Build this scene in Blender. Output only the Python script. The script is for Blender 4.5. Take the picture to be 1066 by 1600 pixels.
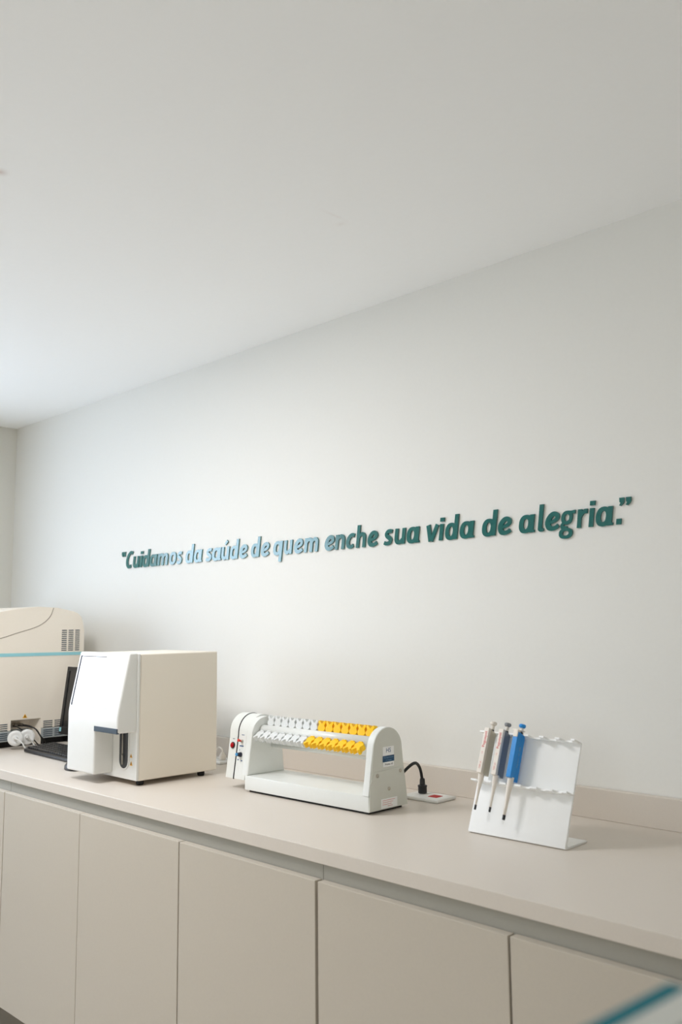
import bpy, bmesh, math, random
from mathutils import Vector, Matrix

for _o in list(bpy.data.objects):
    bpy.data.objects.remove(_o)
SC = bpy.context.scene
COL = SC.collection
PI = math.pi
random.seed(4)

# ------------------------------------------------------------------ camera
YAW, PITCH, ROLL, FPX = 0.7836, 0.1224, -0.0088, 1397.85
CAM = Vector((0.0, -2.1, 1.393))
_f = Vector((-math.sin(YAW) * math.cos(PITCH), math.cos(YAW) * math.cos(PITCH), math.sin(PITCH)))
_r = Vector((math.cos(YAW), math.sin(YAW), 0))
_u = _r.cross(_f)
_r2 = _r * math.cos(ROLL) + _u * math.sin(ROLL)
_u2 = -_r * math.sin(ROLL) + _u * math.cos(ROLL)
cam_data = bpy.data.cameras.new('camera')
cam = bpy.data.objects.new('camera', cam_data)
COL.objects.link(cam)
cam.matrix_world = Matrix(((_r2.x, _u2.x, -_f.x, CAM.x), (_r2.y, _u2.y, -_f.y, CAM.y), (_r2.z, _u2.z, -_f.z, CAM.z), (0, 0, 0, 1)))
cam_data.sensor_fit = 'VERTICAL'
cam_data.sensor_height = 36.0
cam_data.lens = 36.0 * FPX / 1600.0
cam_data.clip_start = 0.02
cam_data.dof.use_dof = True
cam_data.dof.focus_distance = 2.75
cam_data.dof.aperture_fstop = 4.2
SC.camera = cam
SC.cycles.diffuse_bounces = 8

# ------------------------------------------------------------------ view, world
SC.view_settings.view_transform = 'Standard'
SC.view_settings.look = 'None'
SC.view_settings.gamma = 1.0
SC.view_settings.use_curve_mapping = False
SC.view_settings.exposure = 0.0
W = bpy.data.worlds.new('world')
SC.world = W
W.use_nodes = True
W.node_tree.nodes['Background'].inputs[0].default_value = (0.75, 0.87, 1.0, 1)
W.node_tree.nodes['Background'].inputs[1].default_value = 0.6

# ------------------------------------------------------------------ lights: window, ceiling panel and added fill
WINDOW_STRENGTH = 7.7        # daylight through the window in the end wall
PANEL_POWER = 26.2           # square ceiling panel close to the worktop
ROOM_POWER = 12.6            # added unseen light, bounced off the floor to lift the ceiling
FRONT_POWER = 17.6            # added unseen frontal fill from behind the camera


def area(name, loc, rot, sx, sy, power, col, spread=PI):
    d = bpy.data.lights.new(name, 'AREA')
    d.shape = 'RECTANGLE'
    d.size, d.size_y = sx, sy
    d.energy = power
    d.color = col
    d.spread = spread
    o = bpy.data.objects.new(name, d)
    COL.objects.link(o)
    o.location = loc
    o.rotation_euler = rot
    return o


area('ceiling_panel_light', (-2.47, -1.43, 2.405), (0, 0, 0), 0.5, 0.5, PANEL_POWER, (0.985, 0.975, 0.985))
area('floor_bounce_light', (-2.0, -2.6, 2.405), (0, 0, 0), 1.2, 0.6, ROOM_POWER, (0.98, 0.98, 1.0), math.radians(70))  # added: narrow beam on the floor, so its bounce brightens the ceiling
area('front_fill_light', (0.2, -4.15, 1.3), (PI / 2, 0, 0), 2.0, 1.6, FRONT_POWER, (0.93, 0.98, 1.0))  # added fill for surfaces facing the camera side


# ------------------------------------------------------------------ materials
def srgb(r, g, b):
    def f(c):
        c /= 255.0
        return c / 12.92 if c <= 0.04045 else ((c + 0.055) / 1.055) ** 2.4
    return (f(r), f(g), f(b), 1.0)


MATS = {}


def mat(name, col, rough=0.5, metal=0.0, spec=0.5, var=0.02, scale=40.0, bump=0.0, emit=0.0, trans=0.0, coat=0.0):
    if name in MATS:
        return MATS[name]
    m = bpy.data.materials.new(name)
    m.use_nodes = True
    nt = m.node_tree
    b = nt.nodes['Principled BSDF']
    tc = nt.nodes.new('ShaderNodeTexCoord')
    nz = nt.nodes.new('ShaderNodeTexNoise')
    nz.inputs['Scale'].default_value = scale
    nz.inputs['Detail'].default_value = 3.0
    nt.links.new(tc.outputs['Object'], nz.inputs['Vector'])
    mr = nt.nodes.new('ShaderNodeMapRange')
    mr.inputs['From Min'].default_value = 0.3
    mr.inputs['From Max'].default_value = 0.7
    mr.inputs['To Min'].default_value = 1 - var
    mr.inputs['To Max'].default_value = 1 + var
    nt.links.new(nz.outputs['Fac'], mr.inputs['Value'])
    hs = nt.nodes.new('ShaderNodeHueSaturation')
    hs.inputs['Color'].default_value = col
    nt.links.new(mr.outputs['Result'], hs.inputs['Value'])
    nt.links.new(hs.outputs['Color'], b.inputs['Base Color'])
    b.inputs['Roughness'].default_value = rough
    b.inputs['Metallic'].default_value = metal
    b.inputs['Specular IOR Level'].default_value = spec
    b.inputs['Transmission Weight'].default_value = trans
    b.inputs['Coat Weight'].default_value = coat
    if emit:
        b.inputs['Emission Color'].default_value = col
        b.inputs['Emission Strength'].default_value = emit
    if bump:
        bp = nt.nodes.new('ShaderNodeBump')
        bp.inputs['Strength'].default_value = bump
        bp.inputs['Distance'].default_value = 0.001
        nt.links.new(nz.outputs['Fac'], bp.inputs['Height'])
        nt.links.new(bp.outputs['Normal'], b.inputs['Normal'])
    MATS[name] = m
    return m


M_WALL = mat('wall_paint', srgb(232, 231, 226), 0.75, spec=0.25, var=0.006, scale=90, bump=0.08)
M_FARWALL = mat('grey_beige_paint', srgb(186, 180, 168), 0.8, spec=0.2, var=0.006, scale=90)
M_ENDWALL = mat('end_wall_paint', srgb(222, 220, 212), 0.8, spec=0.2, var=0.006, scale=90, bump=0.08)
M_CEIL = mat('ceiling_paint', srgb(249, 250, 250), 0.85, spec=0.2, var=0.005, scale=60, bump=0.05)
M_FLOOR = mat('floor_vinyl', srgb(196, 189, 178), 0.5, var=0.05, scale=12)
M_LAM = mat('beige_laminate', srgb(193, 184, 170), 0.42, spec=0.4, var=0.012, scale=220, bump=0.03)
M_TOP = mat('worktop_laminate', srgb(213, 204, 193), 0.38, spec=0.45, var=0.012, scale=260, bump=0.03)
M_CARC = mat('carcass_board', srgb(150, 143, 132), 0.6, var=0.01)
M_RAIL = mat('rail_laminate', srgb(166, 163, 153), 0.45, spec=0.35, var=0.01, scale=220)
M_PLINTH = mat('plinth_board', srgb(128, 120, 106), 0.6, var=0.02)
M_LETTER = mat('teal_acrylic', srgb(34, 104, 100), 0.14, spec=0.85, var=0.01)
M_WHITE = mat('white_plastic', srgb(229, 229, 225), 0.35, var=0.006)
M_ENAMEL = mat('white_enamel', srgb(232, 234, 230), 0.28, var=0.006, scale=120, bump=0.02)
M_PLATE = mat('grey_enamel', srgb(214, 215, 206), 0.35, var=0.006)
M_CREAM = mat('cream_plastic', srgb(238, 229, 215), 0.5, var=0.008, scale=300, bump=0.04)
M_SIDE = mat('cream_metal', srgb(238, 230, 216), 0.5, var=0.008, scale=400, bump=0.05)
M_GREY = mat('grey_plastic', srgb(160, 166, 167), 0.5, var=0.01)
M_TAUPE = mat('taupe_plastic', srgb(140, 130, 116), 0.55, var=0.01)
M_BLACK = mat('black_plastic', srgb(24, 24, 26), 0.4, var=0.03)
M_KEY = mat('key_plastic', srgb(34, 35, 37), 0.32, var=0.04)
M_RUBBER = mat('black_rubber', srgb(14, 14, 14), 0.7, var=0.03)
M_SCREENB = mat('dark_screen', srgb(30, 30, 31), 0.22, var=0.01)
M_SCREENW = mat('lit_screen', srgb(245, 248, 252), 0.25, emit=0.35)
M_SLATE = mat('slate_plastic', srgb(52, 66, 78), 0.4, var=0.01)
M_DARKLINE = mat('dark_line', srgb(26, 28, 40), 0.9, spec=0.05, var=0.01)
M_SLOT = mat('smoked_plastic', srgb(52, 54, 58), 0.2, var=0.02)
M_TEALSTRIP = mat('teal_stripe', srgb(150, 208, 216), 0.4, var=0.01)
M_YELLOW = mat('yellow_plastic', srgb(255, 203, 8), 0.35, var=0.02)
M_CLEAR = mat('milky_plastic', srgb(240, 242, 241), 0.3, var=0.01, trans=0.15)
M_FILTER = mat('filter_plastic', srgb(226, 226, 223), 0.35, var=0.01, trans=0.05)
M_RED = mat('red_plastic', srgb(172, 2, 14), 0.5, spec=0.25, var=0.02)
M_REDSW = mat('red_toggle', srgb(222, 70, 55), 0.3, var=0.02)
M_BLUECAP = mat('blue_cap', srgb(70, 150, 205), 0.4, var=0.02)
M_NAVY = mat('navy_plastic', srgb(30, 34, 54), 0.35, var=0.02)
M_STEEL = mat('steel', srgb(190, 184, 172), 0.35, metal=1.0, var=0.02)
M_ACRYL = mat('white_acrylic', srgb(250, 251, 250), 0.22, spec=0.5, var=0.003)
M_IVORY = mat('ivory_plastic', srgb(233, 225, 214), 0.4, var=0.01)
M_TAN = mat('tan_plastic', srgb(208, 200, 180), 0.45, var=0.01)
M_DGREY = mat('dark_grey_plastic', srgb(126, 131, 138), 0.45, var=0.01)
M_MGREY = mat('mid_grey_plastic', srgb(140, 142, 144), 0.45, var=0.01)
M_BLUE = mat('blue_plastic', srgb(14, 138, 216), 0.38, var=0.01)
M_REDINK = mat('red_ink', srgb(214, 40, 50), 0.5)
M_PINKINK = mat('faded_red_ink', srgb(216, 120, 112), 0.5)
M_BLUEINK = mat('blue_ink', srgb(44, 86, 140), 0.5)
M_DARKINK = mat('dark_ink', srgb(24, 24, 28), 0.5)
M_GREYINK = mat('grey_ink', srgb(150, 152, 158), 0.5)
M_PRINT = mat('label_print', srgb(128, 132, 128), 0.6)
M_GOLDINK = mat('gold_ink', srgb(120, 160, 190), 0.4)
M_STICK = mat('paper_sticker', srgb(250, 251, 250), 0.5, var=0.005)
M_BAND = mat('blue_band', srgb(26, 74, 110), 0.5)
M_AMBER = mat('amber_sticker', srgb(232, 170, 30), 0.5)
M_TEALBOX = mat('teal_card', srgb(4, 112, 126), 0.6, spec=0.2, var=0.02)
M_LABEL = mat('label_paper', srgb(212, 214, 208), 0.55, var=0.01)
M_FRAME = mat('window_aluminium', srgb(235, 236, 236), 0.4, var=0.01)


def daylight_glass():
    m = bpy.data.materials.new('bright_sky_pane')
    m.use_nodes = True
    nt = m.node_tree
    b = nt.nodes['Principled BSDF']
    b.inputs['Base Color'].default_value = (0.8, 0.85, 0.9, 1)
    b.inputs['Roughness'].default_value = 0.1
    b.inputs['Emission Color'].default_value = (0.66, 0.80, 1.0, 1)
    b.inputs['Emission Strength'].default_value = WINDOW_STRENGTH
    return m


M_PANE = daylight_glass()


def stain_ceiling(m):
    # two faint brownish patches on the plaster, in the ceiling's own coordinates
    nt = m.node_tree
    b = nt.nodes['Principled BSDF']
    src = b.inputs['Base Color'].links[0].from_socket
    tc = nt.nodes.new('ShaderNodeTexCoord')
    last = src
    for (c, sz, amt) in (((-1.93, -1.268, 2.43), (0.030, 0.028, 1.0), 0.55), ((-1.552, -0.56, 2.43), (0.012, 0.09, 1.0), 0.10),
                         ((-1.575, -0.51, 2.43), (0.03, 0.022, 1.0), 0.12)):
        mp = nt.nodes.new('ShaderNodeMapping')
        mp.vector_type = 'TEXTURE'
        mp.inputs['Location'].default_value = c
        mp.inputs['Scale'].default_value = sz
        nt.links.new(tc.outputs['Object'], mp.inputs['Vector'])
        gr = nt.nodes.new('ShaderNodeTexGradient')
        gr.gradient_type = 'QUADRATIC_SPHERE'
        nt.links.new(mp.outputs['Vector'], gr.inputs['Vector'])
        mul = nt.nodes.new('ShaderNodeMath')
        mul.operation = 'MULTIPLY'
        mul.inputs[1].default_value = amt
        nt.links.new(gr.outputs['Fac'], mul.inputs[0])
        mx = nt.nodes.new('ShaderNodeMix')
        mx.data_type = 'RGBA'
        nt.links.new(mul.outputs[0], mx.inputs[0])
        nt.links.new(last, mx.inputs[6])
        mx.inputs[7].default_value = srgb(186, 158, 146)
        last = mx.outputs[2]
    nt.links.new(last, b.inputs['Base Color'])


stain_ceiling(M_CEIL)


# ------------------------------------------------------------------ mesh helper
class MB:
    """collects shapes in world (or thing) coordinates; build() links ONE mesh object"""

    def __init__(s):
        s.bm = bmesh.new()

    def box(s, a, b, bev=0.0, seg=2, edges=None):
        x0, y0, z0 = a
        x1, y1, z1 = b
        vs = [s.bm.verts.new(p) for p in ((x0, y0, z0), (x1, y0, z0), (x1, y1, z0), (x0, y1, z0), (x0, y0, z1), (x1, y0, z1), (x1, y1, z1), (x0, y1, z1))]
        fs = [s.bm.faces.new([vs[i] for i in f]) for f in ((0, 3, 2, 1), (4, 5, 6, 7), (0, 1, 5, 4), (1, 2, 6, 5), (2, 3, 7, 6), (3, 0, 4, 7))]
        if bev:
            es = list({e for f in fs for e in f.edges})
            bmesh.ops.bevel(s.bm, geom=es, offset=bev, segments=seg, profile=0.6, affect='EDGES')
        return s

    def prism(s, poly, d, frame, bev=0.0, seg=2, bev_side=False):
        """poly: 2D outline; frame=(origin, u, v, w): point = o + u*a + v*b, extruded d along w"""
        o, u, v, w = [Vector(k) for k in frame]
        lo = [s.bm.verts.new(o + u * a + v * b) for a, b in poly]
        hi = [s.bm.verts.new(o + u * a + v * b + w * d) for a, b in poly]
        n = len(poly)
        f0 = s.bm.faces.new(lo)
        f1 = s.bm.faces.new(hi)
        sides = [s.bm.faces.new((lo[i], lo[(i + 1) % n], hi[(i + 1) % n], hi[i])) for i in range(n)]
        if bev:
            es = list(set(f0.edges) | set(f1.edges))
            if bev_side:
                es = list(set(es) | {e for f in sides for e in f.edges})
            bmesh.ops.bevel(s.bm, geom=es, offset=bev, segments=seg, profile=0.6, affect='EDGES')
        return s

    def tube(s, pts, r, n=10, cap=True):
        pts = [Vector(p) for p in pts]
        rs = r if isinstance(r, (list, tuple)) else [r] * len(pts)
        rings = []
        t0 = (pts[1] - pts[0]).normalized()
        ref = Vector((0, 0, 1)) if abs(t0.z) < 0.9 else Vector((0, 1, 0))
        a = t0.cross(ref).normalized()
        for i, p in enumerate(pts):
            t = (pts[min(i + 1, len(pts) - 1)] - pts[max(i - 1, 0)]).normalized()
            a = (a - t * a.dot(t)).normalized()
            b = t.cross(a)
            rings.append([s.bm.verts.new(p + (a * math.cos(2 * PI * k / n) + b * math.sin(2 * PI * k / n)) * rs[i]) for k in range(n)])
        for i in range(len(rings) - 1):
            for k in range(n):
                s.bm.faces.new((rings[i][k], rings[i][(k + 1) % n], rings[i + 1][(k + 1) % n], rings[i + 1][k])).smooth = True
        if cap:
            s.bm.faces.new(rings[0])
            s.bm.faces.new(rings[-1])
        return s

    def lathe(s, o, axis, prof, n=24):
        """prof: (radius, height along axis)"""
        o, w = Vector(o), Vector(axis).normalized()
        ref = Vector((0, 0, 1)) if abs(w.z) < 0.9 else Vector((1, 0, 0))
        u = w.cross(ref).normalized()
        v = w.cross(u)
        rings = []
        for r, h in prof:
            rings.append([s.bm.verts.new(o + w * h + (u * math.cos(2 * PI * k / n) + v * math.sin(2 * PI * k / n)) * max(r, 1e-5)) for k in range(n)])
        for i in range(len(rings) - 1):
            for k in range(n):
                s.bm.faces.new((rings[i][k], rings[i][(k + 1) % n], rings[i + 1][(k + 1) % n], rings[i + 1][k])).smooth = True
        s.bm.faces.new(rings[0])
        s.bm.faces.new(rings[-1])
        return s

    def strip(s, L, R, front, back, frame):
        """a solid ribbon between two 2D polylines, from depth back to front along w"""
        o, u, v, w = [Vector(k) for k in frame]
        def P(p, d):
            return s.bm.verts.new(o + u * p[0] + v * p[1] + w * d)
        lf = [P(p, front) for p in L]
        rf = [P(p, front) for p in R]
        lb = [P(p, back) for p in L]
        rb = [P(p, back) for p in R]
        for i in range(len(L) - 1):
            s.bm.faces.new((lf[i], rf[i], rf[i + 1], lf[i + 1]))
            s.bm.faces.new((lb[i], lb[i + 1], rb[i + 1], rb[i]))
            s.bm.faces.new((lf[i], lf[i + 1], lb[i + 1], lb[i]))
            s.bm.faces.new((rf[i], rb[i], rb[i + 1], rf[i + 1]))
        s.bm.faces.new((lf[0], lb[0], rb[0], rf[0]))
        s.bm.faces.new((lf[-1], rf[-1], rb[-1], lb[-1]))
        return s

    def text(s, body, size, frame, lift=0.0003, extr=0.0, spacing=1.0):
        """small lettering laid on a plane; frame=(origin,u,v,w)"""
        c = bpy.data.curves.new('t', 'FONT')
        c.body = body
        c.size = size
        c.extrude = extr
        c.space_character = spacing
        c.align_x = 'CENTER'
        c.align_y = 'CENTER'
        c.resolution_u = 3
        ob = bpy.data.objects.new('t', c)
        COL.objects.link(ob)
        dg = bpy.context.evaluated_depsgraph_get()
        me = bpy.data.meshes.new_from_object(ob.evaluated_get(dg))
        bpy.data.objects.remove(ob)
        bpy.data.curves.remove(c)
        o, u, v, w = [Vector(k) for k in frame]
        bm2 = bmesh.new()
        bm2.from_mesh(me)
        mp = {}
        for vt in bm2.verts:
            mp[vt] = s.bm.verts.new(o + u * vt.co.x + v * vt.co.y + w * (vt.co.z + lift))
        for f in bm2.faces:
            try:
                s.bm.faces.new([mp[k] for k in f.verts])
            except ValueError:
                pass
        bm2.free()
        bpy.data.meshes.remove(me)
        return s

    def build(s, name, material, parent=None, org=(0, 0, 0), smooth=None):
        """org: the point (in the coordinates used so far) that becomes the object's origin"""
        bmesh.ops.recalc_face_normals(s.bm, faces=s.bm.faces)
        me = bpy.data.meshes.new(name)
        s.bm.to_mesh(me)
        s.bm.free()
        me.transform(Matrix.Translation(-Vector(org)))
        me.materials.append(material)
        if smooth:
            for p in me.polygons:
                p.use_smooth = True
            me.set_sharp_from_angle(angle=math.radians(smooth))
        o = bpy.data.objects.new(name, me)
        COL.objects.link(o)
        if parent is not None:
            o.parent = parent
        else:
            o.location = org
        return o


def cut(obj, mb):
    """subtract the shapes in mb (same coordinates as the object's mesh) from obj"""
    bmesh.ops.recalc_face_normals(mb.bm, faces=mb.bm.faces)
    me = bpy.data.meshes.new('cutter')
    mb.bm.to_mesh(me)
    mb.bm.free()
    c = bpy.data.objects.new('cutter', me)
    COL.objects.link(c)
    tmp = bpy.data.objects.new('tmp', obj.data)
    COL.objects.link(tmp)
    md = tmp.modifiers.new('b', 'BOOLEAN')
    md.operation = 'DIFFERENCE'
    md.solver = 'EXACT'
    md.object = c
    dg = bpy.context.evaluated_depsgraph_get()
    new = bpy.data.meshes.new_from_object(tmp.evaluated_get(dg))
    new.name = obj.name
    if not new.materials:
        new.materials.append(obj.data.materials[0])
    obj.data = new
    bpy.data.objects.remove(tmp)
    bpy.data.objects.remove(c)
    return obj


def tag(o, label, cat, group=None, kind=None):
    o['label'] = label
    o['category'] = cat
    if group:
        o['group'] = group
    if kind:
        o['kind'] = kind
    return o


def thing(name, label, cat, loc=(0, 0, 0), rz=0.0, group=None):
    o = bpy.data.objects.new(name, None)
    o.empty_display_size = 0.05
    COL.objects.link(o)
    o.location = loc
    o.rotation_euler = (0, 0, rz)
    return tag(o, label, cat, group)


def structure(name, mb, m, org=(0, 0, 0), parent=None, label=None, cat=None):
    o = mb.build(name, m, parent, org)
    if parent is None:
        o['kind'] = 'structure'
        if label:
            o['label'] = label
            o['category'] = cat
    return o


def smooth_curve(pts, n=10, closed=False):
    """Catmull-Rom through 2D/3D points"""
    pts = [Vector(p) for p in pts]
    out = []
    m = len(pts)
    rng = range(m) if closed else range(m - 1)
    for i in rng:
        p1, p2 = pts[i], pts[(i + 1) % m]
        p0 = pts[(i - 1) % m] if closed or i > 0 else p1 + (p1 - p2)
        p3 = pts[(i + 2) % m] if closed or i + 2 < m else p2 + (p2 - p1)
        for k in range(n):
            t = k / n
            out.append(0.5 * ((2 * p1) + (p2 - p0) * t + (2 * p0 - 5 * p1 + 4 * p2 - p3) * t * t + (3 * p1 - p0 - 3 * p2 + p3) * t ** 3))
    out.append(pts[0] if closed else pts[-1])
    return out


def arch(y0, y1, z0, z1, ysh0, ysh1, zsh, n=20):
    """outline of a rounded-top, tapering side plate in (y, z)"""
    pts = [(y0, z0), (ysh0, zsh)]
    cy, ry, rz = (ysh0 + ysh1) / 2, (ysh1 - ysh0) / 2, z1 - zsh
    for k in range(1, n):
        t = PI - PI * k / n
        pts.append((cy + ry * math.cos(t), zsh + rz * math.sin(t) ** 0.92))
    pts += [(ysh1, zsh), (y1, z0)]
    return pts


YZX = lambda x: ((x, 0, 0), (0, 1, 0), (0, 0, 1), (1, 0, 0))       # outline in (y, z), extruded along +x

# ================================================================== SETTING
XL, XR, YF, H = -4.526, 1.7, -4.25, 2.43
LBL = dict(wall='wall', )
structure('floor', MB().box((XL, YF, -0.1), (XR, 0, 0)), M_FLOOR, label='grey beige floor below the cabinets', cat='floor')
structure('ceiling', MB().box((XL - 0.1, YF - 0.1, H), (XR + 0.1, 0.1, H + 0.1)), M_CEIL, label='plain white ceiling', cat='ceiling')
structure('wall_back', MB().box((XL - 0.1, 0, 0), (XR + 0.1, 0.1, H)), M_WALL, label='long off-white wall carrying the raised quotation', cat='wall')
structure('wall_right', MB().box((XR, YF, 0), (XR + 0.1, 0, H)), M_FARWALL, label='wall at the right end of the room', cat='wall')
structure('wall_front', MB().box((XL - 0.1, YF - 0.1, 0), (XR + 0.1, YF, H)), M_FARWALL, label='wall behind the photographer', cat='wall')
WY0, WY1, WZ0, WZ1 = -2.45, -0.90, 1.05, 2.08
wl = MB()
wl.box((XL - 0.1, YF, 0), (XL, WY0, H)).box((XL - 0.1, WY1, 0), (XL, 0, H))
wl.box((XL - 0.1, WY0, 0), (XL, WY1, WZ0)).box((XL - 0.1, WY0, WZ1), (XL, WY1, H))
structure('wall_left', wl, M_ENDWALL, label='grey-beige end wall at the left edge', cat='wall')
fr = MB()
fr.box((XL - 0.07, WY0, WZ0), (XL - 0.03, WY0 + 0.05, WZ1)).box((XL - 0.07, WY1 - 0.05, WZ0), (XL - 0.03, WY1, WZ1))
fr.box((XL - 0.07, WY0, WZ0), (XL - 0.03, WY1, WZ0 + 0.05)).box((XL - 0.07, WY0, WZ1 - 0.05), (XL - 0.03, WY1, WZ1))
ym = (WY0 + WY1) / 2
fr.box((XL - 0.069, ym - 0.02, WZ0), (XL - 0.031, ym + 0.02, WZ1))
wf = structure('window_1', fr, M_FRAME, label='window in the end wall', cat='window')
MB().box((XL - 0.055, WY0 + 0.045, WZ0 + 0.045), (XL - 0.045, WY1 - 0.045, WZ1 - 0.045)).build('pane', M_PANE, wf)

# ================================================================== WORKTOP AND CABINETS
TOPZ = 0.90
wt = MB().box((XL + 0.001, -0.694, 0.868), (1.0, -0.001, TOPZ), 0.002, 2).build('worktop', M_TOP)
tag(wt, 'long beige laminate worktop running along the wall', 'countertop')
bsp = MB().box((XL + 0.001, -0.022, TOPZ), (1.0, -0.001, 0.974), 0.0012, 1).build('backsplash', M_TOP, None, (-1.8, -0.011, TOPZ))
tag(bsp, 'low beige laminate backsplash strip standing at the rear of the worktop', 'backsplash')

GAPS = {-3.001: 0.005, -2.497: 0.0022, -1.989: 0.0042, -1.475: 0.0088, -0.976: 0.0050, -0.468: 0.004}


def cabinet(x0, x1, doors, label):
    t = thing('base_cabinet', label, 'cabinet', ((x0 + x1) / 2, -0.34, 0), 0, 'beige base cabinets under the worktop')
    org = t.location
    MB().box((x0 + 0.0008, -0.655, 0.150), (x1 - 0.0008, -0.004, 0.866)).build('carcass', M_LAM, t, org)
    MB().box((x0 + 0.0008, -0.684, 0.780), (x1 - 0.0008, -0.656, 0.8665)).build('top_rail', M_RAIL, t, org)
    MB().box((x0, -0.62, 0.0), (x1, -0.60, 0.150)).build('plinth', M_PLINTH, t, org)
    for (a, b) in doors:
        ga = GAPS.get(a, 0.004) / 2
        gb = GAPS.get(b, 0.004) / 2
        MB().box((a + ga, -0.706, 0.1565), (b - gb, -0.6855, 0.8345), 0.0015, 2).build('door', M_LAM, t, org)
    return t


cabinet(-4.524, -3.001, [(-4.522, -3.98), (-3.98, -3.505), (-3.505, -3.001)], 'beige handleless base cabinet at the far left, below the arched instrument')
cabinet(-3.001, -1.475, [(-3.001, -2.497), (-2.497, -1.989), (-1.989, -1.475)], 'beige base cabinet with three flat doors below the square analyzer')
cabinet(-1.475, 0.05, [(-1.475, -0.976), (-0.976, -0.468), (-0.468, 0.05)], 'beige base cabinet at the right, below the pipette stand')

# ================================================================== RAISED LETTERS ON THE WALL
XH = 0.049
BASEZ = 1.6325
SL = 0.15
SW = 0.275


def ribbon(pts, w, n=8):
    """2D ribbon (left, right) around a smooth centreline; w = width or list of widths"""
    c = smooth_curve([(p[0], p[1], 0) for p in pts], n) if len(pts) > 2 else [Vector((p[0], p[1], 0)) for p in pts]
    L, R = [], []
    m = len(c)
    for i, p in enumerate(c):
        t = (c[min(i + 1, m - 1)] - c[max(i - 1, 0)]).normalized()
        nrm = Vector((-t.y, t.x, 0))
        if isinstance(w, (list, tuple)):
            k = i / (m - 1) * (len(w) - 1)
            j = min(int(k), len(w) - 2)
            ww = w[j] + (w[j + 1] - w[j]) * (k - j)
        else:
            ww = w
        L.append((p.x + nrm.x * ww / 2, p.y + nrm.y * ww / 2))
        R.append((p.x - nrm.x * ww / 2, p.y - nrm.y * ww / 2))
    return L, R


def ring(cx, cy, ro, so, ri, si, n=32, e=0.86):
    def pt(rx, ry, k):
        a = 2 * PI * k / n
        c, s = math.cos(a), math.sin(a)
        return (cx + rx * math.copysign(abs(c) ** e, c), cy + ry * math.copysign(abs(s) ** e, s))
    return [pt(ro, so, k) for k in range(n + 1)], [pt(ri, si, k) for k in range(n + 1)]


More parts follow.
